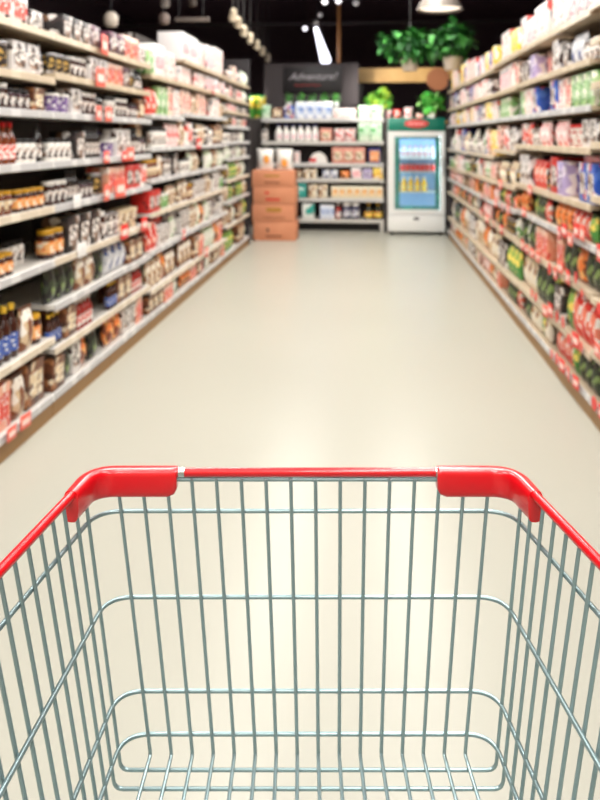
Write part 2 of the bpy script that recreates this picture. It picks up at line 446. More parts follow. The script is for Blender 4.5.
# what stands where: weighted lists of kinds
def pool_left(Y, z):
    if Y < 5.45:
        if z > 1.9:  return 'c4 c1 c7 c3 c6 j3 c7 c4 j1'
        if z > 1.7:  return 'j1 c6 c4 j3 c7 t2 n4 b2 j7'
        if z > 1.5:  return 'j3 j1 b2 c3 j7 c7 t3 b5 j2 c5'
        if z > 1.25: return 'b4 b2 j7 j1 c3 t3 b5 j3 c7 b2'
        if z > 1.0:  return 'j6 j2 c3 j7 b2 c2 n3 j1 n4 j3'
        if z > .7:   return 'j6 j2 j7 j1 n4 c3 j3 n3 t2 j1'
        if z > .5:   return 'c5 p1 c7 p7 c3 p8 j3 c5 p5'
        if z > .3:   return 'b1 p1 t2 p7 c5 b3 p1 j6 c5'
        return 'p1 p6 c5 c7 p4 p5 c6 p1 p5'
    if Y < 8.45:
        if z > 1.85: return 'kw k8 k2 kw k8 p6 k9 p3'
        if z > 1.6:  return 'k9 p3 k8 p2 k2 p7 c3'
        if z > 1.3:  return 'p7 j7 p3 c5 j1 c1 p6 c3'
        if z > 1.0:  return 'j7 n3 p7 j2 p1 c3 p3 n4 c5'
        if z > .7:   return 'p3 p7 n4 p1 c7 t4 j2 c5'
        if z > .5:   return 'c2 p7 p3 c7 p4 c5 p1'
        if z > .2:   return 'p4 p7 c6 k5 p1 p3 c5'
        return 'p1 p7 p3 c6 p4 c5'
    if z > 1.7: return 'k2 p6 k9 j7 p3 c1 c3'
    if z > 1.1: return 'j7 n3 p3 p7 n4 b2 c1 c3'
    return 'p7 p3 p9 c5 p1 n4 p7'
def pool_right(Y, z):
    if z > 2.0: return 'k2 k8 k2 k8 k9 k8 k1' if Y < 6.2 else 'k3 k8 k5 k8 k2'
    if z > 1.8:
        return 'k1 k5 k2 k4' if Y < 3.9 else ('k4 k9 p8 k8 c3 k2 c7' if Y < 6 else 'k8 k2 c7 k8 k5 c3')
    if z > 1.55:
        return 'k1 k1 k9 k2' if Y < 3.9 else ('k7 k9 k3 k4 k8 k8' if Y < 6 else 'k8 k3 k9 p8 k5 k8 c7')
    if z > 1.25:
        return 'k6 k7 k3 k6' if Y < 3.9 else ('k9 p6 c1 c7 t1 n3 p2' if Y < 6 else 'k3 k8 k5 p7 p3 n3')
    if z > 1.0:
        return 'k5 k8 k1 c2 k4 k8' if Y < 4.9 else 'p7 p3 k9 p2 t4 k8 n4 c7'
    if z > .75: return 'p4 p9 p5 c6 p4 p2 p5' if Y < 6 else 'p4 k9 p2 c5 k6 p6 n4'
    if z > .5:  return 'p4 p5 c6 p3 p5 p7 n4' if Y < 6 else 'p2 c3 p5 p7 p4 p6 n4'
    if z > .2:  return 'p9 p5 p2 p3 p5 p7 c3' if Y < 6 else 'p7 p1 p5 p6 c7 p4 c3'
    return 'p5 p2 p9 c6 p7 p3 p5' if Y < 6 else 'p7 p6 k9 c7 p4 p1'

# what the photo shows plainly enough to name
FIXED = {(-1, 0, 1): [('b3', 3), ('b1', 3), ('p1', 1)], (-1, 0, 2): [('j6', 5), ('j7', 4)], (-1, 0, 3): [('j2', 5), ('j6', 4)], (-1, 0, 4): [('b4', 6), ('j7', 3)], (-1, 0, 5): [('j1', 4), ('j3', 3), ('c5', 1)],
         (-1, 0, 0): [('c6', 2), ('p1', 1)], (-1, 1, 4): [('j1', 3), ('b2', 3), ('j3', 3)], (-1, 2, 4): [('c6', 2), ('c2', 2), ('c1', 2)], (-1, 1, 5): [('j7', 4), ('c3', 1), ('b2', 4)], (-1, 2, 7): [('c6', 2), ('c4', 1)], (-1, 2, 8): [('c4', 2), ('c6', 2), ('c7', 2)],
         (-1, 4, 8): [('kw', 2), ('k8', 1)], (-1, 3, 7): [('k7', 1), ('kw', 1), ('k8', 2)], (-1, 3, 6): [('p2', 2), ('k7', 2), ('k9', 1)], (-1, 3, 3): [('c2', 2)], (-1, 3, 2): [('p2', 2), ('c7', 2)],
         (1, 0, 4): [('k8', 2), ('k5', 2)], (1, 0, 5): [('k6', 2), ('k7', 2)], (1, 0, 6): [('k1', 4)], (1, 0, 7): [('k5', 2), ('c2', 2)],
         (1, 1, 8): [('k2', 3), ('k8', 2)], (1, 1, 7): [('n3', 3), ('p8', 2), ('c3', 1)], (1, 1, 6): [('k7', 3), ('k9', 1), ('k8', 1), ('k5', 1)], (1, 1, 4): [('k5', 2), ('k1', 2), ('k4', 1)],
         (1, 2, 8): [('k8', 2), ('k2', 2)], (1, 2, 7): [('p8', 2), ('k9', 1), ('k4', 1)], (1, 2, 6): [('k8', 2), ('k5', 1), ('k8', 2)], (1, 3, 8): [('k3', 2), ('k8', 2)], (1, 4, 8): [('k3', 1), ('k1', 1), ('k5', 1), ('k3', 1)],
         (1, 4, 6): [('k8', 2), ('k3', 2)], (1, 5, 6): [('k5', 2), ('k8', 2)], (1, 4, 5): [('k3', 2), ('k9', 1)], (1, 5, 8): [('k5', 2), ('k8', 3)]}
def fill(side, bays, pool, y_from):
    Xf = XL if side < 0 else XR
    sg = -1 if side < 0 else 1
    sn = 'left' if side < 0 else 'right'
    for bi, (Y0, Y1, zs) in enumerate(bays):
        for si, z in enumerate(zs):
            top = zs[si + 1] - .045 if si + 1 < len(zs) else z + (.2 if side < 0 else .27)
            if si + 1 == len(zs) and 5.4 < Y0 < 8: top = z + .3
            gap = top - z
            keys = pool(Y0 + .05, z).split()
            y = max(Y0 + .02, y_from); n = 0; last = None
            seq = list(FIXED.get((side, bi, si), ()))
            while y < Y1 - .05:
                k, forced = seq.pop(0) if seq else (R.choice([q for q in keys if q != last] or keys), 0); last = k
                w, d, h = VAR[k]['dims']
                s = R.uniform(.9, 1.12)
                if Y0 > 7: s *= 1.15
                if gap > h * s * 1.6 and si + 1 < len(zs): s *= min(1.3, gap / (h * s * 1.35))
                if h * s > gap - .012: s = (gap - .012) / h
                if d * s > DEP - .05: s = (DEP - .05) / d
                s = max(s, .35)
                sz = min(1.35, (gap - .012) / (h * s)) if si + 1 < len(zs) and VAR[k]['cat'] in ('box', 'carton', 'packet', 'pouch') else 1.
                if sz > 1: sz = 1 + (sz - 1) * R.uniform(.3, 1)
                else: sz = 1.
                cnt = R.choice((1, 2, 3, 3, 4)) if w < .1 else R.choice((1, 1, 2, 2, 3))
                if k == 'kw': cnt = 1
                if forced: cnt = forced; s = 1. if h <= gap - .012 else s
                inset = R.uniform(.012, .035)
                if R.random() < .06: inset += .1
                for q in range(cnt):
                    ww = w * s
                    if y + ww > Y1 - .012: break
                    a = inset + d * s / 2 + .004
                    n += 1
                    put(k, (Xf + sg * a, y + ww / 2, z + .0012), (pi / 2 if side < 0 else -pi / 2), s,
                        '%s, %s from near end, %s shelf up, %s %s unit' % (VAR[k]['descr'], ORD[n - 1], ORD[si], ORD[bi], sn),
                        'groceries on the %s shelving' % sn, sz)
                    y += ww + R.uniform(.003, .008)
                else:
                    y += R.choice((0, .002, .006, .02)); continue
                break

fill(-1, LEFT, pool_left, 3.0)
fill(1, RIGHT, pool_right, 3.2)

# ------------------------------------------------------------------ red promotion cards clipped to the ticket rails
card_red = C('red card', (206, 44, 40)); 
card_r = C('bright red ticket', (226, 46, 42), rough=.4); card_p = C('salmon ticket', (238, 104, 88), rough=.4)
def card_meshes():
    out = {}
    for nm, m in (('r', card_r), ('p', card_p), ('w', C('white ticket', (236, 234, 232)))):
        bm = NB(); box(bm, -.05, .05, -.0012, .0012, 0, .075, bev=.0008)
        out[nm] = finish(bm, 'promotion_card', m)
        bm = NB(); bmesh.ops.create_circle(bm, cap_ends=True, radius=.032, segments=20)
        bmesh.ops.rotate(bm, verts=bm.verts[:], matrix=Matrix.Rotation(pi/2, 3, 'X')); bmesh.ops.translate(bm, verts=bm.verts[:], vec=(0, 0, .035))
        r = bmesh.ops.extrude_face_region(bm, geom=bm.faces[:])
        bmesh.ops.translate(bm, verts=[v for v in r['geom'] if isinstance(v, bmesh.types.BMVert)], vec=(0, .003, 0))
        out[nm + 'o'] = finish(bm, 'promotion_card', m)
    bm = NB(); box(bm, -.035, .035, -.0022, -.0014, .02, .05); out['print'] = finish(bm, 'printed_panel', C('pale print', (250, 214, 204)), False)
    bm = NB(); box(bm, -.008, .008, .0016, .0150, .004, .02, bev=.001); out['clip'] = finish(bm, 'clip', C('clear clip', (220, 220, 220), rough=.2))
    return out
CM = card_meshes()
_cards = {}
def card(side, Y, zs_i, bays, kind, dz=-.045, s=1.):
    for bi, (a, b, zs) in enumerate(bays):
        if a + .08 <= Y <= b - .08:
            z = zs[min(range(len(zs)), key=lambda q: abs(zs[q] - zs_i))]; si = zs.index(z); break
    else: return
    key = (side, bi, si); n = _cards[key] = _cards.get(key, 0) + 1
    sn = 'left' if side < 0 else 'right'
    X = XL + .018 if side < 0 else XR - .018
    o = link('promotion_card', CM[kind], None, (X, Y, z + dz), pi / 2 if side < 0 else -pi / 2)
    o.scale = (s, 1, s); o.rotation_euler.z += R.uniform(-.12, .12)
    tag(o, '%s promotion card, %s on %s shelf rail up, %s unit on the %s' % ({'r': 'red square', 'p': 'salmon square', 'w': 'white square', 'ro': 'round red', 'po': 'round salmon'}[kind], ORD[n - 1], ORD[si], ORD[bi], sn),
        'card', 'promotion cards on the %s shelf rails' % sn)
    if kind in ('r', 'p'): link('printed_panel', CM['print'], o)
    link('clip', CM['clip'], o)
for x, z, k, s in ((102, 1.98, 'p', 1.6), (98, 1.78, 'p', 1.5), (110, 1.78, 'p', 1.5), (96, 1.575, 'p', 1.2), (106, 1.575, 'p', 1.2), (104, 1.32, 'p', 1.0), (122, 1.32, 'r', .9),
                   (104, 1.09, 'p', 1.3), (116, 1.09, 'r', 1.2), (122, .81, 'r', 1.3), (142, .81, 'r', 1.3), (186, 1.6, 'r', 1.3), (197, 1.37, 'r', 1.3), (212, 1.9, 'r', 1.2), (228, 1.9, 'r', 1.3),
                   (74, 1.09, 'w', 1.0), (79, .81, 'w', 1.1), (118, 1.09, 'p', 1.6), (128, 1.32, 'p', 1.2), (150, .59, 'r', 1.2), (8, .12, 'p', .8), (22, .12, 'p', .9), (116, .35, 'p', 1.4), (205, .3, 'p', 1.3), (182, .6, 'r', 1.2)):
    card(-1, y_on_side(x, XL), z, LEFT, k, -.03, s)
for z, y0, y1, st, kk in ((.9, 3.6, 4.6, .13, 'rrp'), (.64, 3.55, 5.6, .14, ('ro', 'r', 'ro', 'p')), (.36, 3.5, 5.4, .13, ('ro', 'ro', 'r', 'p')), (.12, 3.5, 4.8, .15, ('ro', 'r')), (.65, 6.0, 8.4, .35, 'rp'), (.88, 5.5, 7.8, .3, 'rp'), (1.1, 5.3, 6.5, .6, 'p')):
    y = y0
    while y < y1:
        card(1, y, z, RIGHT, R.choice(kk), R.choice((-.05, -.02, .012)) if z > .2 else -.02, R.uniform(.85, 1.15)); y += st * R.uniform(.8, 1.3)

# ------------------------------------------------------------------ back of the aisle: gondola end
YB = 11.55
def zb(y, Y=YB): return CAMZ - (y - HY) / FPX * Y      # height for a pixel row (Y about the depth)
def xb(x, Y=YB): return at(x, 200, Y).x
bx0, bx1 = -1.68, xb(384)
root = empty('shelf_unit', ((bx0 + bx1) / 2, YB, 0)); tag(root, 'white shelving unit across the aisle end, behind the cardboard cartons', 'shelving')
hw = (bx1 - bx0) / 2; bcx = (bx0 + bx1) / 2
BZ = [zb(y) for y in (219.5, 198.5, 179, 163.5, 141.5, 118.5)]
boxobj('back_panel', (-hw, hw, .45, .48, .06, BZ[-1] + .1), C('dark back panel', (44, 36, 38), rough=.7), root)
for x0 in (-hw, hw - .05):
    bm = NB(); box(bm, x0, x0 + .05, .40, .449, 0, BZ[-1] + .06); obj('upright', bm, shelf_white, root)
for i, z in enumerate(BZ):
    sh = boxobj('shelf', (-hw, hw, .012, .399, z - .03, z), shelf_white, root)
    boxobj('price_rail', (-hw, hw, 0, .0115, z - .05, z + .006), rail_w if i % 2 else shelf_white, sh)
for x0 in (-hw, hw - .06):
    boxobj('foot', (x0, x0 + .06, .0, .39, 0, BZ[0] - .051), shelf_white, root, bev=.01)
boxobj('gap_shade_board', (-hw + .07, hw - .07, .15, .17, 0, BZ[0] - .04), C('gap shade black', (24, 20, 20), rough=.7), root)  # black board paints the shade in the gap under the base shelf
boxobj('side_panel', (hw + .004, hw + .05, .0, .45, 0, zb(108)), C('dark side panel', (56, 50, 50), rough=.6), root)

def back_row(shelf_i, x0, x1, key, n, hpx, words, grp, depth=.012):
    """n copies of one kind evenly between two pixel columns of the end unit"""
    z = BZ[shelf_i]; X0, X1 = xb(x0), xb(x1); pitch = (X1 - X0) / n
    w, d, h = VAR[key]['dims']
    s = pitch * .97 / w; hh = hpx / FPX * YB
    if d * s > .36: s = .36 / d
    for q in range(n):
        o = put(key, (X0 + pitch * (q + .5), YB + depth + d * s / 2 + .004, z + .0012), 0, s,
            '%s, %s from the cartons end, %s shelf up, aisle-end unit' % (words, ORD[q], ORD[shelf_i]), grp)
        o.scale.z = hh / h
        if d * s > .25:
            o.scale.y = .25 / d; o.location.y = YB + depth + .129
# top shelf
V('e1', '', 'bottle', bottle_kind('detergent_bottle', .055, .24, wht, C('navy cap', (34, 38, 92)), PM('white label with pink mark', [(244, 240, 238), (240, 236, 238), (232, 120, 140)], 30, weights=(.5, .85)), .55))
V('e2', '', 'pack', box_kind('paper_pack', .1, .2, .26, PM('white and blue film', [(240, 240, 244), (204, 216, 238), (110, 140, 200)], 22, weights=(.5, .85)), None))
V('e3', '', 'pack', box_kind('green_pack', .1, .2, .26, PM('pale green film', [(190, 222, 190), (222, 236, 214), (96, 176, 104)], 22), None))
V('e4', '', 'carton', box_kind('tea_carton', .1, .2, .2, C('salmon card', (218, 146, 128)), lab_cr))
V('e5', '', 'carton', box_kind('tea_carton', .1, .2, .2, C('deep blue card', (44, 44, 120)), lab_or, (.8, .7)))
V('e6', '', 'jar', jar_kind('honey_jar', .05, .2, C('dark violet jar', (60, 58, 88), rough=.2), wht, PM('grey label', [(120, 116, 140), (190, 188, 200), (240, 240, 240)], 40)))
V('e7', '', 'bottle', bottle_kind('juice_bottle', .05, .22, C('dark olive glass', (48, 44, 24), rough=.15), gold, lab_ye))
V('e8', '', 'carton', box_kind('milk_carton', .1, .2, .2, C('cream card', (236, 226, 200)), PM('orange and cream print', [(236, 178, 108), (244, 226, 188), (224, 130, 60)], 30)))
V('e9', '', 'carton', box_kind('milk_carton', .1, .2, .2, C('teal card', (40, 150, 140)), PM('teal print', [(60, 170, 158), (226, 240, 234)], 30, weights=(.6, .8))))
V('e0', '', 'pack', box_kind('napkin_pack', .1, .2, .2, PM('white and teal film', [(236, 238, 232), (236, 238, 232), (48, 160, 146)], 9, weights=(.5, .7)), None))
G = 'goods on the aisle-end shelving'
back_row(5, 262, 270, 'e3', 1, 14, 'pale green pack', G)
back_row(5, 271, 283, 'c5', 1, 11, 'brown box with cream label', G)
back_row(5, 284, 294, 'k5', 1, 13, 'blue box with white label', G)
back_row(5, 295, 332, 'e2', 4, 17, 'white and blue film pack', G)
back_row(5, 333, 356, 'k8', 2, 10, 'low white carton with red print', G)
back_row(5, 358, 383, 'e3', 2, 13, 'pale green film pack', G)
back_row(4, 260, 268, 'n3', 1, 12, 'white tin with dark print', G)
back_row(4, 274.5, 318.5, 'e1', 6, 17, 'white bottle with navy cap', G)
back_row(4, 320, 332, 'e4', 1, 13, 'salmon carton', G)
back_row(4, 334, 356, 'p6', 2, 13, 'pink packet', G)
back_row(4, 358, 382, 'e3', 2, 19, 'pale green film pack', G)
back_row(3, 294, 300, 'k8', 1, 12, 'white carton with red print', G)
back_row(3, 332, 365, 'e4', 3, 16, 'salmon carton with cream label', G)
back_row(3, 366, 383, 'e5', 1, 15, 'deep blue box with orange label', G)
back_row(2, 297, 302, 'c5', 1, 9, 'brown box with cream label', G)
back_row(2, 303, 317, 'p7', 2, 10, 'cream pouch', G)
back_row(2, 322, 338, 'p8', 2, 9, 'silver pouch with blue print', G)
back_row(2, 340, 350, 'p4', 1, 8, 'orange packet', G)
back_row(2, 351, 362, 'k2', 1, 11, 'white carton with pink label', G)
back_row(2, 363, 372, 'k4', 1, 10, 'lavender carton', G)
back_row(2, 373, 383, 'k3', 1, 11, 'yellow carton', G)
back_row(1, 296, 306, 'e9', 1, 15, 'teal carton', G)
back_row(1, 307, 328, 'p7', 2, 14, 'cream pouch with brown print', G)
back_row(1, 331, 383, 'e8', 7, 12, 'cream and orange carton', G)
back_row(0, 297, 319, 'e0', 1, 15, 'white and teal film pack', G)
back_row(0, 320, 334, 'e2', 3, 14, 'white and blue film pack', G)
back_row(0, 335, 341, 'b3', 1, 16, 'red bottle with white cap', G)
back_row(0, 342, 360, 'e6', 2, 16, 'dark jar with white lid', G)
back_row(0, 364, 383, 'e7', 2, 16, 'olive bottle with yellow label', G)
# the white rounded case with a red mark on the fourth shelf
Xm = xb(316); z = BZ[3]
bm = NB(); pr = [(.14 * math.cos(a), .17 * math.sin(a)) for a in [pi * k / 12 for k in range(13)]]
fa = [bm.verts.new((x, 0, zz)) for x, zz in pr]; fb = [bm.verts.new((x, .25, zz)) for x, zz in pr]
for k in range(12): bm.faces.new((fa[k], fa[k+1], fb[k+1], fb[k]))
bm.faces.new(fa); bm.faces.new(list(reversed(fb))); bm.faces.new((fa[0], fb[0], fb[-1], fa[-1]))
o = obj('rounded_pack', bm, wht, loc=(Xm + .03, YB + .03, z + .0012)); tag(o, 'white pack with arched top and red mark on the aisle-end unit', 'pack')
bm = NB(); box(bm, -.13, -.03, -.003, -.0005, .02, .08, bev=.001); obj('label', bm, redp, o)

# ------------------------------------------------------------------ cardboard cartons
card_m = noise_mat('corrugated cardboard', (206, 136, 102), (214, 146, 112), scale=5, rough=.75, spec=.2)
ink_b = C('brown ink', (128, 70, 44), rough=.8); ink_r = C('red ink', (206, 60, 44), rough=.8); ink_o = C('ochre ink', (176, 124, 50), rough=.8)
tape_m = C('packing tape', (196, 136, 92), rough=.25)
YC = 10.40
cx0, cx1 = at(252.5, 240, YC).x, at(294.8, 240, YC).x; cw = cx1 - cx0; cc = (cx0 + cx1) / 2
cz = [0, .262, .508, .752, .985]
pos = ['bottom', 'second from the floor', 'third from the floor', 'top']
for i in range(4):
    h = cz[i + 1] - cz[i] - .003
    o = empty('cardboard_carton', (cc + (.012, -.004, .006, -.008)[i], YC, cz[i] + .001)); o.rotation_euler.z = (.0, .012, -.01, .008)[i]
    tag(o, '%s brown cardboard carton of the stack beside the left shelving, %s' % ('closed', pos[i]), 'carton', 'stacked cardboard cartons')
    boxobj('body', (-cw/2, cw/2, 0, .42, 0, h - .004), card_m, o, bev=.006)
    for s in (-1, 1): boxobj('flap', (-cw/2 + .004, cw/2 - .004, .21 + (.001 if s > 0 else -.206), .21 + (.206 if s > 0 else -.001), h - .0035, h - .0005), card_m, o)
    boxobj('tape', (-cw/2 - .0015, cw/2 + .0015, .19, .23, h - .05, h), tape_m, o)
    if i == 0: boxobj('printed_mark', (-.11, -.08, -.0015, -.0003, .12, .17), C('black ink', (50, 36, 34)), o); boxobj('printed_line', (-.12, .1, -.0015, -.0003, .05, .075), ink_b, o)
    if i == 1: boxobj('printed_line', (-.1, .11, -.0015, -.0003, .14, .2), ink_o, o); boxobj('printed_line', (-.14, .16, -.0015, -.0003, .05, .06), ink_b, o)
    if i == 2: boxobj('printed_mark', (-.13, -.07, -.0015, -.0003, .14, .18), ink_r, o); boxobj('printed_line', (-.12, .08, -.0015, -.0003, .05, .085), ink_r, o)
    if i == 3: boxobj('printed_line', (-.12, .09, -.0015, -.0003, .14, .17), ink_o, o); boxobj('printed_line', (-.12, .09, -.0015, -.0003, .05, .07), ink_b, o)
bag_m = PM('white bag with grey print', [(240, 236, 230), (226, 222, 218), (196, 190, 188)], 9)
V('bg', '', 'bag', packet_kind('rice_bag', .24, .14, .3, bag_m, wht))
bm = NB()
for k in range(1):
    lathe(bm, [(0, 0), (.052, 0), (.056, .004), (.03, .008), (0, .009)], 20)
org_me = finish(bm, 'printed_patch', C('orange print', (240, 158, 62)))
for q, (px, lab) in enumerate(((265.5, 'white bag with orange mark on the carton stack, beside the left shelving'), (284.5, 'white bag with orange mark on the carton stack, towards the bottles'))):
    X = at(px, 160, YC + .15).x
    o = put('bg', (X, YC + .14, cz[4] + .001), (.06, -.05)[q], 1., lab, 'white bags on the carton stack')
    c = link('printed_patch', org_me, o, (0.02 - .01 * q, -.066, .15 - .05 * q)); c.rotation_euler = (pi/2, 0, 0); c.rotation_euler.y = .0; c.scale = (.8, 1.1, 1)

# ------------------------------------------------------------------ drinks cooler
YF = 11.2
fx0, fx1 = at(388, 233, YF).x, at(445, 233, YF).x; fw = fx1 - fx0; fc = (fx0 + fx1) / 2
k_ = YF / FPX
fz = lambda y: CAMZ - (y - HY) * k_ * 1.0
fr = empty('drinks_cooler', (fc, YF, 0)); tag(fr, 'white glass-door drinks cooler with teal header at the aisle end', 'fridge')
fwm = C('white cooler enamel', (236, 236, 234), rough=.3); teal = C('teal header', (20, 116, 96), rough=.3)
zt, zh, zd0 = fz(118), fz(131), fz(214)
liner = C('pale blue cooler liner', (150, 190, 226), rough=.4)
h2 = fw / 2
boxobj('back_wall', (-h2, h2, .56, .6, .06, zt), fwm, fr)
for s in (-1, 1):
    a, b = sorted((s * h2, s * (h2 - .05)))
    boxobj('side_wall', (a, b, .045, .559, .06, zt), fwm, fr, bev=.004)
boxobj('top_wall', (-h2 + .051, h2 - .051, .045, .559, zh - .03, zt), fwm, fr)
boxobj('lower_cabinet', (-h2 + .0505, h2 - .0505, .03, .559, .06, zd0), fwm, fr, bev=.004)
boxobj('lower_panel', (-h2, h2, 0, .029, .05, zd0 - .01), fwm, fr, bev=.004)
boxobj('badge', (-.04, .04, -.006, -.0005, fz(219), fz(216.5)), C('dark badge', (70, 70, 74)), fr, bev=.002)
for x in (-h2 + .06, h2 - .06):
    for y in (.06, .52):
        bm = NB(); lathe(bm, [(0, 0), (.025, 0), (.025, .02), (.014, .025), (.014, .059), (0, .059)], 12); obj('foot', bm, blk, fr, loc=(x, y, 0))
hd = boxobj('header', (-h2, h2, 0, .044, zh, zt), teal, fr, bev=.006)
bm = NB(); bmesh.ops.create_circle(bm, cap_ends=True, radius=1, segments=32)
bmesh.ops.scale(bm, verts=bm.verts[:], vec=(.175, .058, 1)); bmesh.ops.rotate(bm, verts=bm.verts[:], matrix=Matrix.Rotation(pi/2, 3, 'X'))
r = bmesh.ops.extrude_face_region(bm, geom=bm.faces[:]); bmesh.ops.translate(bm, verts=[v for v in r['geom'] if isinstance(v, bmesh.types.BMVert)], vec=(0, -.008, 0))
lg = obj('oval_logo', bm, C('logo red', (222, 58, 62), rough=.4), hd, loc=(0, -.001, (zh + zt) / 2 + .01))
bm = NB()
for k in range(7):
    x = -.11 + k * .034
    tube(bm, [(x, 0, -.018), (x + .008, 0, .016 + (.01 if k in (0, 3) else 0)), (x + .018, 0, -.014), (x + .028, 0, .004)], .006, 6)
obj('lettering', bm, C('logo white', (250, 220, 214)), lg, loc=(0, -.011, 0))
# door: frame, pane, handle
dz0, dz1 = zd0 + .006, zh - .006
dr = empty('door', (0, 0, 0)); dr.parent = fr
bm = NB()
gx = (394.5 - 388) / 57 * fw; gz0, gz1 = fz(209), fz(136.5)
box(bm, -h2, -h2 + gx, 0, .044, dz0, dz1); box(bm, h2 - gx * .7, h2, 0, .044, dz0, dz1)
box(bm, -h2 + gx, h2 - gx * .7, 0, .044, dz0, gz0); box(bm, -h2 + gx, h2 - gx * .7, 0, .044, gz1, dz1)
obj('door_frame', bm, fwm, dr)
gm = bpy.data.materials.new('cooler glass'); gm.use_nodes = True
nt = gm.node_tree; nt.nodes.clear(); ou = nt.nodes.new('ShaderNodeOutputMaterial'); mx = nt.nodes.new('ShaderNodeMixShader'); tr = nt.nodes.new('ShaderNodeBsdfTransparent'); gl = nt.nodes.new('ShaderNodeBsdfGlossy')
gl.inputs['Roughness'].default_value = .03; tr.inputs['Color'].default_value = (.93, .98, .97, 1); mx.inputs[0].default_value = .06
nt.links.new(tr.outputs[0], mx.inputs[1]); nt.links.new(gl.outputs[0], mx.inputs[2]); nt.links.new(mx.outputs[0], ou.inputs[0])
boxobj('glass_pane', (-h2 + gx, h2 - gx * .7, .018, .022, gz0, gz1), gm, dr)
bm = NB(); b0 = .035
X0, X1 = -h2 + gx + .002, h2 - gx * .7 - .002
box(bm, X0, X0 + .07, .023, .03, gz0 + .002, gz1 - .002); box(bm, X1 - .07, X1, .023, .03, gz0 + .002, gz1 - .002)
box(bm, X0 + .07, X1 - .07, .023, .03, gz1 - .035, gz1 - .002); box(bm, X0 + .07, X1 - .07, .023, .03, gz0 + .002, gz0 + .05)
obj('teal_border', bm, PM('teal border print', [(28, 128, 118), (36, 146, 140), (60, 170, 150)], 12), dr)
bm = NB(); tube(bm, fillet([(h2 - .025, 0, .9), (h2 - .025, -.03, .9), (h2 - .025, -.03, 1.15), (h2 - .025, 0, 1.15)], .02), .008, 8); obj('handle', bm, tinm, dr)
boxobj('liner', (-h2 + .0505, h2 - .0505, .53, .559, zd0, zh - .031), liner, fr)
lz = [fz(191.5), fz(171.5), fz(158.5)]
wire_w = C('cooler shelf white', (216, 226, 234), rough=.4)
for z in lz: boxobj('shelf', (-h2 + .0505, h2 - .0505, .05, .529, z - .014, z), wire_w, fr)
ld = C('cooler light tube', (236, 244, 255), emit=(226, 240, 255), estr=22.)
bm = NB(); tube(bm, [(-h2 + .1, .07, zh - .05), (h2 - .1, .07, zh - .05)], .012, 10); obj('light_tube', bm, ld, fr)
for s in (-1, 1):
    bm = NB(); tube(bm, [(s * (h2 - .068), .07, zd0 + .05), (s * (h2 - .068), .07, zh - .08)], .01, 10); obj('light_tube', bm, ld, fr)
V('f1', 'pale bottle with pink cap', 'bottle', bottle_kind('drink_bottle', .04, .19, C('pale milk', (226, 232, 240)), C('pink cap', (226, 100, 150)), PM('white pink drink label', [(236, 240, 246), (236, 150, 180)], 30, weights=(.6, .8)), .5))
V('f2', 'red can', 'can', can_kind('drink_can', .035, .115, C('red can print', (226, 66, 60), rough=.3), tinm))
V('f3', 'yellow bottle with white cap', 'bottle', bottle_kind('drink_bottle', .042, .22, C('orange juice', (244, 186, 44), rough=.2), wht, lab_ye, .5))
for li, key, n, xa, xz in ((2, 'f1', 7, -.26, .24), (1, 'f2', 8, -.27, .25), (0, 'f3', 5, -.27, .12)):
    for q in range(n):
        put(key, (fc + xa + (xz - xa) * q / (n - 1), YF + .13, lz[li] + .001), 0, 1,
            '%s, %s from the left, %s shelf of drinks cooler' % (VAR[key]['descr'], ORD[q], ('lowest', 'middle', 'top')[li]), 'drinks in the cooler')

# ------------------------------------------------------------------ behind: dark board with sign, beam, produce
YD = 12.45
b0, b1 = at(264.5, 100, YD), at(358.5, 63, YD)
o = empty('display_board', ((b0.x + b1.x) / 2, YD, 0)); tag(o, 'tall dark grey display board behind the aisle-end shelving', 'board')
bw = (b1.x - b0.x) / 2
grey = C('charcoal board', (74, 66, 68), rough=.7)
boxobj('board_panel', (-bw, bw, 0, .12, 0, b1.z), grey, o, bev=.006)
for s in (-1, 1): boxobj('side_pilaster', (s * bw - (.3 if s > 0 else 0), s * bw + (.3 if s < 0 else 0), -.02, -.001, 0, b1.z - .002), grey, o)
s0, s1 = at(284, 93, YD), at(341.5, 67, YD)
sg_ = empty('hanging_sign', ((s0.x + s1.x) / 2, YD - .06, (s0.z + s1.z) / 2)); tag(sg_, 'black sign with white script and red line on the grey board', 'sign')
sw, sh = (s1.x - s0.x) / 2, (s1.z - s0.z) / 2
boxobj('sign_board', (-sw, sw, 0, .03, -sh, sh), C('black sign board', (30, 25, 28), rough=.5), sg_, bev=.004)
def text_mesh(txt, size, m, name, parent, loc, shear=.25):
    cu = bpy.data.curves.new(name, 'FONT'); cu.body = txt; cu.size = size; cu.shear = shear; cu.align_x = 'CENTER'; cu.align_y = 'CENTER'; cu.extrude = .002; cu.offset = size * .012
    t = bpy.data.objects.new(name + '_tmp', cu); COL.objects.link(t)
    bpy.context.view_layer.update()
    me = bpy.data.meshes.new_from_object(t.evaluated_get(bpy.context.evaluated_depsgraph_get()))
    bpy.data.objects.remove(t); bpy.data.curves.remove(cu)
    me.materials.clear(); me.materials.append(m)
    q = link(name, me, parent, loc); q.rotation_euler = (pi/2, 0, 0)
    return q
text_mesh('Adventure!', .17, C('chalk white', (176, 170, 176), rough=.7), 'lettering', sg_, (0, -.004, .05), .4)
bm = NB(); tube(bm, [(-.3 + k * .04, 0, .006 * math.sin(k * 1.9)) for k in range(12)], .009, 6); obj('underline', bm, C('chalk red', (176, 62, 60), rough=.7), sg_, loc=(0, -.012, -.09))

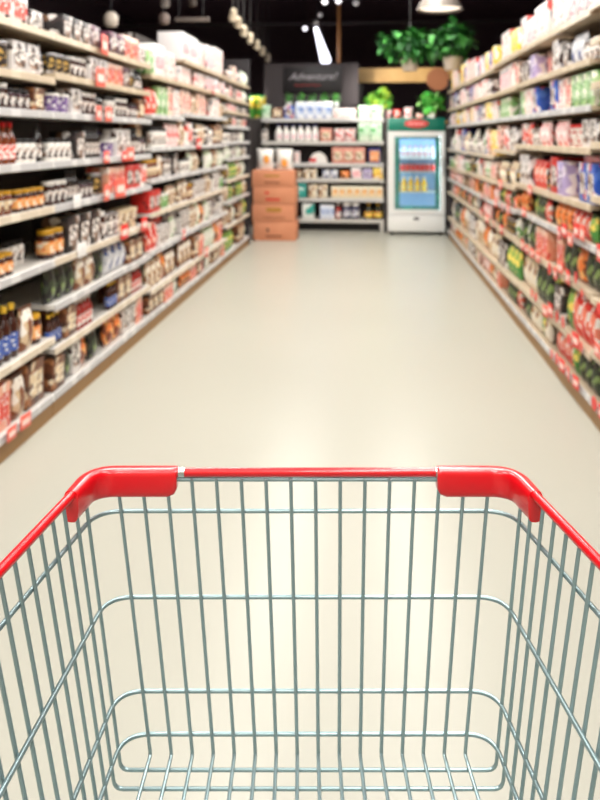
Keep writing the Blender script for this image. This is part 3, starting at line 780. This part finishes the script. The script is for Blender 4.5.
# row of leafy green herb pots in front of the board, on top of the aisle-end unit
leaf1 = C('fresh leaf', (104, 190, 74), rough=.5); leaf2 = C('yellow leaf', (168, 200, 70), rough=.5); leaf3 = C('dark leaf', (36, 104, 44), rough=.5); leaf4 = C('mid leaf', (72, 150, 62), rough=.5)
def leaves(bm, n, rx, ry, rz, size, rnd, c=(0, 0, 0), droop=0.):
    for _ in range(n):
        while True:
            p = Vector((rnd.uniform(-1, 1), rnd.uniform(-1, 1), rnd.uniform(-1, 1)))
            if p.length < 1: break
        p = Vector((p.x * rx, p.y * ry, p.z * rz)) + Vector(c)
        s = size * rnd.uniform(.6, 1.3)
        m = Matrix.Rotation(rnd.uniform(0, 6.28), 3, 'Z') @ Matrix.Rotation(rnd.uniform(-1.1, 1.1) - droop, 3, 'X')
        pts = [(-.0, 0, 0), (.35, .35, .08), (.3, .75, .02), (0, 1.1, -.12), (-.3, .75, .02), (-.35, .35, .08)]
        vs = [bm.verts.new(p + m @ (Vector(q) * s)) for q in pts]
        f = bm.faces.new(vs); f.material_index = rnd.randrange(3)
def plant(name, loc, rx, ry, rz, n, size, label, mats, pot, potm, group=None, seed=1):
    rnd = random.Random(seed)
    o = empty(name, loc); tag(o, label, 'plant', group)
    bm = NB(); pr, ph = pot
    lathe(bm, [(0, 0), (pr * .75, 0), (pr * .95, ph * .85), (pr, ph * .85), (pr, ph), (pr * .9, ph), (pr * .85, ph * .9), (0, ph * .9)], 18); obj('pot', bm, potm, o)
    bm = NB()
    for k in range(6):
        a = k * 1.05; tube(bm, [(0, 0, ph * .85), (rx * .2 * math.cos(a), ry * .2 * math.sin(a), ph + rz * .5), (rx * .5 * math.cos(a), ry * .5 * math.sin(a), ph + rz)], .006, 5)
    obj('stem', bm, leaf3, o)
    bm = NB(); leaves(bm, n, rx, ry, rz, size, rnd, (0, 0, ph + rz * .9)); obj('foliage', bm, mats, o, smooth=False)
    return o
zt5 = BZ[5]
for q in range(5):
    X = at(289 + q * 11.8, 100, YB + .36).x
    plant('herb_pot', (X, YB + .36, zt5 + .001), .055, .03, .07, 110, .045, 'green leafy herb pot under the black sign, %s from the yellow packets' % ORD[q], [leaf1, leaf4, C('pale leaf', (182, 224, 170))], (.055, .27), C('white pot', (226, 230, 224)), 'herb pots under the sign', 20 + q)
# yellow green packets beyond the left shelving, on a small stand
st = empty('display_stand', (at(255, 110, 12.2).x, 12.06, 0)); tag(st, 'dark display stand in the gap beyond the left shelving', 'stand')
boxobj('stand_body', (-.2, .16, .02, .3, 0, 1.74), C('stand grey', (70, 62, 60), rough=.6), st, bev=.004)
boxobj('stand_top', (-.22, .18, 0, .32, 1.741, 1.765), C('stand light', (150, 140, 130), rough=.5), st, bev=.003)
V('yg', '', 'packet', packet_kind('snack_bag', .2, .12, .4, pk('yellow green bag print', [(232, 204, 60), (240, 222, 90), (84, 160, 60)], 10), greenp))
for q in range(2):
    put('yg', (st.location.x - .1 + q * .185, 12.2, 1.767), 0, .92, 'yellow bag with green top on the dark stand, %s' % ('by the left shelving', 'by the grey board')[q], 'yellow bags on the stand')

# counter behind the cooler carrying greens
YG = 12.3
ct = empty('display_counter', (.72, YG, 0)); tag(ct, 'wooden display counter behind the drinks cooler', 'counter')
wood = noise_mat('pale timber', (206, 166, 104), (188, 146, 86), scale=4, rough=.5)
boxobj('counter_body', (-.62, .75, 0, .4, 0, 1.68), C('counter dark', (60, 50, 46), rough=.6), ct, bev=.004)
boxobj('counter_top', (-.64, .77, -.02, .42, 1.681, 1.715), wood, ct, bev=.004)
def g(x, y=110): return at(x, y, YG + .2).x
plant('leafy_plant', (g(379), YG + .27, 1.716), .2, .09, .18, 380, .11, 'bright yellow-green leafy plant on the counter, beside the grey board', [leaf1, leaf2, C('lime leaf', (156, 216, 96))], (.08, .14), C('cream pot', (220, 212, 190)), seed=3)
plant('leafy_plant', (g(432), YG + .27, 1.716), .19, .09, .13, 300, .10, 'bright green leafy plant on the counter, above the drinks cooler', [leaf1, C('vivid leaf', (96, 204, 92)), C('pale lime leaf', (160, 222, 130))], (.08, .18), C('white pot', (226, 230, 224)), seed=4)
for q, (px, key, s, sz, lab) in enumerate(((387, 'p6', 1.0, .95, 'pale pink packet on the counter, beside the yellow-green plant'), (397, 'p2', .95, 1.15, 'red packet on the counter between the two plants'),
                                  (408, 'p6', 1.0, 1.2, 'pale pink packet on the counter, beside the red packet'), (419, 'k9', .6, .9, 'peach carton on the counter, beside the bright green plant'))):
    put(key, (g(px), YG + .07, 1.717), 0, s, lab, None, sz)

# timber beam with a round brown plaque
p0, p1 = at(357.5, 82.5, 12.9), at(449, 67.5, 12.9)
bmo = struct('beam', (p0.x, p1.x + .9, 12.9, 13.0, p0.z, p1.z), wood)
for k, X in enumerate((p0.x + .05, p1.x + .8)): struct('trim_%d' % (k + 1), (X - .04, X + .04, 13.001, 13.07, 0, p0.z + .1), C('dark post', (46, 40, 38)))
q0 = at(438, 79, 12.8)
bm = NB(); bmesh.ops.create_circle(bm, cap_ends=True, radius=.19, segments=28); bmesh.ops.rotate(bm, verts=bm.verts[:], matrix=Matrix.Rotation(pi/2, 3, 'X'))
r = bmesh.ops.extrude_face_region(bm, geom=bm.faces[:]); bmesh.ops.translate(bm, verts=[v for v in r['geom'] if isinstance(v, bmesh.types.BMVert)], vec=(0, .03, 0))
tag(obj('wall_plaque', bm, C('brown plaque', (150, 92, 56), rough=.6), loc=(q0.x, 12.85, q0.z)), 'round brown wooden plaque on the timber beam', 'plaque')

# pole behind the sign board
pp = at(339, 50, 13.2)
bm = NB(); tube(bm, [(0, 0, 0), (0, 0, 4.39)], .032, 14)
po = obj('timber_pole', bm, C('timber pole', (196, 136, 84), rough=.5), loc=(pp.x, 13.2, 0)); tag(po, 'thin timber pole rising to the ceiling behind the black sign', 'pole')

# ------------------------------------------------------------------ hanging greenery
def hanging(px, py, YH, rx, ry, rz, n, label, seed):
    rnd = random.Random(seed)
    p = at(px, py, YH); o = empty('hanging_plant', (p.x, YH, p.z)); tag(o, label, 'plant', 'hanging plants over the aisle end')
    bm = NB(); lathe(bm, [(0, -.16), (.10, -.16), (.13, -.02), (.135, 0), (.12, 0), (.11, -.02), (0, -.02)], 18); obj('pot', bm, C('pale basket', (190, 176, 160), rough=.7), o, loc=(0, 0, -rz * .8))
    bm = NB()
    for k in range(3):
        a = 2 * pi * k / 3; tube(bm, [(.12 * math.cos(a), .12 * math.sin(a), -rz * .8), (0, 0, rz + .1)], .004, 5)
    tube(bm, [(0, 0, rz + .1), (0, 0, 4.395 - p.z)], .004, 5)
    obj('hanging_cord', bm, C('dark cord', (40, 36, 34)), o)
    bm = NB(); leaves(bm, n, rx, ry, rz, .11, rnd, droop=.3); leaves(bm, n // 3, rx * 1.15, ry * 1.1, rz * .5, .13, rnd, (0, 0, rz * .3), droop=.5)
    obj('foliage', bm, [leaf4, C('mid dark leaf', (46, 112, 48), rough=.5), C('deep leaf', (26, 76, 34), rough=.5)], o, smooth=False)  # three green leaf tones, dealt out at random
hanging(410, 46, 10.7, .42, .24, .24, 520, 'wide dark green hanging plant in a pale basket, beside the lamp shade', 5)
hanging(453, 42, 9.85, .25, .2, .25, 330, 'smaller green hanging plant beside the right shelving top', 6)

# ------------------------------------------------------------------ lamps in the photo
steel_d = C('dark steel', (60, 56, 56), rough=.5, metal=.3)
# bell pendant
YP = 8.2
p = at(440, 10, YP)
o = empty('pendant_lamp', (p.x, YP, p.z)); tag(o, 'grey metal bell pendant lamp hanging above the green plants', 'lamp')
bm = NB(); lathe(bm, [(.25, 0), (.245, .02), (.18, .12), (.15, .2), (.06, .26), (.04, .33), (0, .335)], 28)
lathe(bm, [(.238, .005), (.17, .11), (.0, .2)], 28)
obj('lamp_shade', bm, C('grey lamp shade', (120, 112, 104), rough=.4), o)
bm = NB(); tube(bm, [(0, 0, .33), (0, 0, 4.39 - p.z)], .006, 6); obj('cord', bm, blk, o)
bm = NB(); lathe(bm, [(0, .004), (.1, .004), (.215, .02), (.225, .026), (.1, .05), (0, .06)], 24); obj('diffuser', bm, C('lamp glow', (250, 240, 225), emit=(255, 240, 220), estr=1.2), o)
# bright linear lamp
a0, a1 = at(316, 29, 11.0), at(325.5, 60, 14.2)
o = empty('linear_lamp', (0, 0, 0)); tag(o, 'bright white linear ceiling lamp hanging above the black sign', 'lamp')
glow = C('tube glow', (250, 248, 255), emit=(240, 240, 255), estr=3.2)
m_ = (a0 + a1) / 2; o.location = m_
d0, d1 = a0 - m_, a1 - m_
bm = NB(); tube(bm, [d0, d1], [.03, .1], 12); obj('tube', bm, glow, o)
bm = NB(); tube(bm, [d0 + Vector((0, 0, .09)), d1 + Vector((0, 0, .16))], .035, 8); obj('housing', bm, steel_d, o)
for d in (d0 * .7, d1 * .7):
    bm = NB(); tube(bm, [d + Vector((0, 0, .12)), Vector((d.x, d.y, 4.39 - m_.z))], .005, 5); obj('hanging_wire', bm, blk, o)
# round bulbs
for (x, y, Y, r, lab, st_) in ((305, 28.5, 12.6, .04, 'small round bright bulb beside the linear ceiling lamp', 2.), (325, 2, 10.2, .036, 'round bright bulb at the ceiling beside the timber pole', 1.5), (338.5, 1, 10.4, .036, 'round bright bulb in front of the timber pole top', 2.), (320, 15, 12.0, .035, 'faint small bulb under the ceiling above the linear lamp', .2), (356, 3, 11.5, .045, 'dim small bulb at the ceiling beyond the timber pole', .2)):
    p = at(x, y, Y); o = empty('bulb_lamp', p); tag(o, lab, 'lamp')
    bm = NB(); bmesh.ops.create_uvsphere(bm, u_segments=16, v_segments=10, radius=r); obj('bulb', bm, C('bulb glow %s' % st_, (255, 252, 255), emit=(250, 246, 255), estr=st_), o)
    bm = NB(); lathe(bm, [(0, r * .8), (r * .5, r * .8), (r * .5, r * 1.9), (0, r * 1.9)], 12); obj('socket', bm, steel_d, o)
    bm = NB(); tube(bm, [(0, 0, r * 1.85), (0, 0, 4.39 - p.z)], .006, 6); obj('cord', bm, blk, o)
# row of track spotlights
SPW = 480
spm = C('spot cream', (206, 190, 166), rough=.4)
pts = [(233, 15, 8.6), (238, 22.5, 9.2), (243.5, 31, 9.8), (250, 38, 10.5), (257, 45, 11.3), (262.5, 51, 12.1), (268, 58, 13.)]
for q, (x, y, Y) in enumerate(pts):
    p = at(x, y, Y); o = empty('track_spotlight', p); tag(o, 'cream spotlight on the ceiling rail, %s of the row counted from the nearest' % ORD[q], 'lamp', 'spotlights along the ceiling rail')
    o.rotation_euler.z = .5; o.scale = (.72, .72, 1)
    bm = NB(); lathe(bm, [(0, .07), (.05, .07), (.058, .03), (.068, -.05), (.06, -.05), (.05, -.04), (0, -.04)], 16)
    bmesh.ops.rotate(bm, verts=bm.verts[:], matrix=Matrix.Rotation(math.radians(38), 3, 'X'))
    obj('spot_head', bm, spm, o)
    bm = NB(); lathe(bm, [(0, -.0405), (.048, -.0405), (.048, -.046), (0, -.048)], 14); bmesh.ops.rotate(bm, verts=bm.verts[:], matrix=Matrix.Rotation(math.radians(38), 3, 'X'))
    obj('lens', bm, C('spot lens', (255, 240, 215), emit=(255, 238, 214), estr=2.5 if q in (2, 3, 6) else 1.2), o)
    bm = NB(); tube(bm, [(0, 0, .07), (0, 0, 4.39 - p.z)], .012, 8); obj('stem', bm, steel_d, o)
    if q in (0, 2, 4):                     # these heads throw their beams on the greens at the aisle end
        l = bpy.data.lights.new('spot beam', 'SPOT'); l.energy = SPW if q < 4 else 130; l.spot_size = math.radians(30); l.spot_blend = .7; l.shadow_soft_size = .05; l.color = (1, .95, .88)
        lo = bpy.data.objects.new('spot_beam', l); COL.objects.link(lo)
        lo.location = p + Vector((.05, .12, -.12)); tg = Vector(((.9, 0, .45, 0, -2.05)[q], 12.55, 2.05))
        lo.rotation_euler = (tg - lo.location).to_track_quat('-Z', 'Y').to_euler()
# dim fittings above the left shelving
p = at(191, 20, 9.0); o = empty('batten_lamp', p); tag(o, 'unlit pale strip lamp hanging above the left shelving', 'lamp')
boxobj('batten', (-.2, .22, -.03, .03, -.02, .03), C('pale fitting', (150, 138, 130), rough=.5), o, bev=.008)
for s in (-.15, .15):
    bm = NB(); tube(bm, [(s, 0, .03), (s, 0, 4.39 - p.z)], .004, 5); obj('hanging_wire', bm, blk, o)
for (x, y, lab) in ((164, 19, 'hanging taupe lantern above the left shelving'), (165, 3, 'pale small lantern at the ceiling above the left shelving'), (111, 20, 'pale round lantern nearest above the left shelving'), (192, 2, 'dull brown lantern at the ceiling above the left shelving')):
    p = at(x, y, 6.2 if x < 120 else (8.0 if y > 10 else 9.6)); o = empty('lantern', p); tag(o, lab, 'lamp')
    c = {(164, 19): (128, 112, 104), (165, 3): (206, 198, 190), (111, 20): (196, 184, 170), (192, 2): (104, 92, 84)}[(x, y)]
    bm = NB(); lathe(bm, [(0, -.06), (.04, -.06), (.06, -.03), (.06, .03), (.035, .065), (0, .07)], 14); obj('lantern_body', bm, C('lantern %d %d' % (x, y), c, rough=.5), o)
    bm = NB(); tube(bm, [(0, 0, .07), (0, 0, 4.39 - p.z)], .004, 5); obj('cord', bm, blk, o)
# dark ceiling pipe
p = at(380, 22.5, 14.0)
bm = NB(); tube(bm, [(-5.98, 0, 0), (5.48, 0, 0)], .03, 10); o = obj('trim_3', bm, C('ceiling pipe', (66, 58, 60), rough=.5), loc=(0, 14.0, p.z)); o['kind'] = 'structure'

# ------------------------------------------------------------------ shopping cart (built in the lens frame: aligned with the lens axis)
cart = empty('shopping_cart', (0, 0, 0), TH); tag(cart, 'chrome wire shopping cart with red rim and red corner bumpers in front', 'shopping cart')
chrome = C('zinc plated wire', (150, 172, 175), rough=.28, metal=.6)
cred = C('cart red', (222, 16, 28), rough=.28, coat=.4)
DF, XC = .97, .010                 # depth of the front panel, centre line
ZR, ZB = 1.0165, .652
def lerp(z, a, b): t = (ZR - z) / (ZR - ZB); return a + (b - a) * t
def half(z, d): return lerp(z, .2715, .236) + lerp(z, .145, .04) * (DF - d)
def xc(z): return lerp(z, .004, .0105)
DBACK = .30
def hoop(z, r=.045, ex=0.):
    f = half(z, DF); c = xc(z); e = ex * (DF - DBACK)
    return fillet([(c - half(z, DBACK) - e, DBACK, z), (c - f, DF, z), (c + f, DF, z), (c + half(z, DBACK) + e, DBACK, z)], r, 10)
wr = .0024
rails = [1.45 - (y - HY) / FPX * DF for y in (511, 597, 691, 734)]
for z, ex in zip(rails, (.018, -.02, 0, 0)):
    bm = NB(); tube(bm, hoop(z, .036, ex), .0028, 10); obj('hoop_wire', bm, chrome, cart)
# red rim tube, with the thin wire below it
bm = NB(); tube(bm, hoop(ZR, .042), .0058, 12); obj('rim_tube', bm, cred, cart)
f_ = half(ZR, DF) - .05
bm = NB(); tube(bm, [(xc(ZR) - f_, DF, ZR - .0092), (xc(ZR) + f_, DF, ZR - .0092)], .0028, 10); obj('hoop_wire', bm, chrome, cart)
for s in (-1, 1):                  # bare collar where the rim runs into the bumper
    x = XC + s * .166 + .003
    bm = NB(); tube(bm, [(x - .004, DF, ZR), (x + .004, DF, ZR)], .0064, 12); obj('rim_collar', bm, C('collar zinc', (206, 210, 208), rough=.25, metal=1.), cart)
# wires that run down the front and on along the basket floor
for k in range(16):
    a0 = XC - .006 + (k - 7.5) * .0319; a1 = XC + (k - 7.5) * .0270
    dq = DF - .0045
    pts = fillet([(a0, dq, ZR - .0075), (a1, dq, ZB + .003), (a1 + (a1 - XC) * .1, DBACK, ZB + .003)], .005, 4)
    bm = NB(); tube(bm, pts, wr, 8); obj('basket_wire', bm, chrome, cart)
# wires that run down one side, across the floor and up the other
d = DF - .022; k = 0
while d > DBACK + .01:
    ht, hb = half(ZR - .013, d) - .0035, half(ZB, d)
    dt = d - .03 - .0
    c0, c1 = xc(ZR), xc(ZB)
    pts = fillet([(c0 - half(ZR, d - .012) + .003, d - .012, ZR - .004), (c1 - hb, d, ZB - .002), (c1 + hb, d, ZB - .002), (c0 + half(ZR, d - .012) - .003, d - .012, ZR - .004)], .011, 5)
    bm = NB(); tube(bm, pts, wr, 8); obj('basket_wire', bm, chrome, cart)
    d -= .0275; k += 1
# corner bumpers: a moulded sleeve that follows the rim round the corner
def bumper(s):
    f = half(ZR, DF)
    c = xc(ZR); path = fillet([(XC + s * .1675 - .001, DF, 0), (XC + s * .171 - .001, DF, 0), (XC + s * .18 - .001, DF, 0), (c + s * f, DF, 0), (c + s * half(ZR, DF - .064), DF - .064, 0)], [.001, .001, .042], 14)
    bm = NB(); rings = []
    n = len(path); L = [0]
    for a, b in zip(path, path[1:]): L.append(L[-1] + (b - a).length)
    for i, p in enumerate(path):
        a = path[max(i - 1, 0)]; b = path[min(i + 1, n - 1)]
        t = (b - a).normalized(); out = Vector((t.y, -t.x, 0)) * (1 if s < 0 else -1)
        out = -out if out.dot(Vector((p.x - XC, p.y - .6, 0))) < 0 else out
        u = L[i] / L[-1]
        e = min(1, min(u, 1 - u) * L[-1] / .006); e = .9 + .1 * math.sqrt(max(0, e * (2 - e)))
        top, bot = ZR + .0068 * e, ZR - .0302 * e
        bot += .007 * max(0, 1 - L[i] / .013) ** 2
        if u > .72: bot -= .005 * (u - .72) / .28
        w = .0105 * e
        sec = []
        m_z, h_z = (top + bot) / 2, (top - bot) / 2
        for q in range(20):
            an = 2 * pi * q / 20
            cx_, cz_ = math.cos(an), math.sin(an)
            px = w * (abs(cx_) ** .6) * (1 if cx_ > 0 else -1); pz = h_z * (abs(cz_) ** .55) * (1 if cz_ > 0 else -1)
            sec.append(bm.verts.new(p + out * px + Vector((0, 0, m_z + pz))))
        rings.append(sec)
    for a, b in zip(rings, rings[1:]):
        for q in range(20): bm.faces.new((a[q], b[q], b[(q+1) % 20], a[(q+1) % 20]))
    bm.faces.new(rings[0]); bm.faces.new(list(reversed(rings[-1])))
    ob = obj('corner_bumper', bm, cred, cart, ang=60)
bumper(-1); bumper(1)
# rear gate, handle, chassis and wheels below and behind
bm = NB()
hb_, ht_ = half(ZB, DBACK), half(ZR, DBACK)
tube(bm, fillet([(XC - ht_, DBACK, ZR), (XC - hb_, DBACK, ZB), (XC + hb_, DBACK, ZB), (XC + ht_, DBACK, ZR)], .02), .004, 8)
tube(bm, [(XC - ht_, DBACK, ZR), (XC + ht_, DBACK, ZR)], .004, 8)
for k in range(16):
    t = (k - 7.5) / 8.2; tube(bm, [(XC + t * ht_, DBACK, ZR), (XC + t * hb_, DBACK, ZB)], wr, 6)
obj('rear_gate', bm, chrome, cart)
bm = NB(); tube(bm, fillet([(XC - ht_, DBACK + .02, ZR), (XC - ht_ - .005, .13, ZR + .02), (XC + ht_ + .005, .13, ZR + .02), (XC + ht_, DBACK + .02, ZR)], .03), .011, 10); obj('handle', bm, cred, cart)
bm = NB()
for s in (-1, 1):
    tube(bm, fillet([(XC + s * .25, .34, ZB - .006), (XC + s * .25, .28, .2), (XC + s * .2, .95, .2)], .06, 8), .012, 10)
    tube(bm, fillet([(XC + s * .21, .34, ZB - .016), (XC + s * .21, .80, ZB - .016)], .01, 4), .01, 8)
tube(bm, [(XC - .2, .95, .2), (XC + .2, .95, .2)], .012, 10)
tube(bm, [(XC - .25, .34, ZB - .016), (XC + .25, .34, ZB - .016)], .01, 8)
obj('chassis', bm, chrome, cart)
for s in (-1, 1):
    for (x, dd) in ((.245, .33), (.2, .92)):
        bm = NB(); tube(bm, [(XC + s * x - .014, dd, .055), (XC + s * x + .014, dd, .055)], .054, 22); w_ = obj('wheel', bm, C('grey rubber', (60, 60, 62), rough=.7), cart)
        bm = NB()
        for q in (-1, 1): box(bm, XC + s * x + q * .02 - .002, XC + s * x + q * .02 + .002, dd - .015, dd + .015, .05, .14)
        box(bm, XC + s * x - .022, XC + s * x + .022, dd - .015, dd + .015, .14, .19); obj('caster_fork', bm, chrome, cart)

# ------------------------------------------------------------------ ceiling lighting over the aisle (above the frame)
def luminaire(X, Y, L, W, power, label, col=(1, .985, .94), Z=3.45):
    o = empty('ceiling_luminaire', (X, Y, Z)); tag(o, label, 'lamp', 'linear luminaires over the aisle')
    boxobj('housing', (-W/2 - .02, W/2 + .02, -L/2 - .02, L/2 + .02, .02, .08), C('white housing', (200, 198, 194)), o, bev=.005)
    boxobj('diffuser', (-W/2, W/2, -L/2, L/2, .006, .0195), C('diffuser', (250, 248, 244), emit=(255, 248, 238), estr=4.), o)
    for y in (-L * .35, L * .35):
        bm = NB(); tube(bm, [(0, y, .08), (0, y, 4.395 - Z)], .004, 5); obj('hanging_wire', bm, blk, o)
    l = bpy.data.lights.new('luminaire light', 'AREA'); l.shape = 'RECTANGLE'; l.size = W; l.size_y = L; l.energy = power; l.color = col
    lo = bpy.data.objects.new('luminaire_light', l); COL.objects.link(lo); lo.parent = o; lo.location = (0, 0, 0)
PW = 88
for q, Y in enumerate((-2.2, .2, 2.6, 5.0, 7.4, 9.8)):
    for X, side in ((-1.0, 'left'), (.45, 'right')):
        luminaire(X, Y, 1.5, .5, PW / 2, 'white linear luminaire over the %s side of the aisle, %s from the entrance end' % (side, ORD[q]))

w = bpy.data.worlds.new('store air'); S.world = w; w.use_nodes = True
w.node_tree.nodes['Background'].inputs[0].default_value = (.05, .05, .055, 1); w.node_tree.nodes['Background'].inputs[1].default_value = .3

# ------------------------------------------------------------------ camera
cd = bpy.data.cameras.new('camera'); co = bpy.data.objects.new('camera', cd); COL.objects.link(co)
co.location = (0, 0, CAMZ); co.rotation_euler = (pi / 2, 0, TH)
cd.sensor_width = 36; cd.sensor_fit = 'AUTO'; cd.lens = FPX * 36 / 800
cd.shift_y = -(400 - HY) / 800; cd.clip_start = .02
cd.dof.use_dof = True; cd.dof.focus_distance = .83; cd.dof.aperture_fstop = 6.2
S.camera = co
S.view_settings.view_transform = 'Standard'; S.view_settings.look = 'None'; S.view_settings.gamma = 1
S.view_settings.use_curve_mapping = False
S.view_settings.exposure = 0.0
S.cycles.use_denoising = True
S.cycles.max_bounces = 8; S.cycles.caustics_reflective = False; S.cycles.caustics_refractive = False
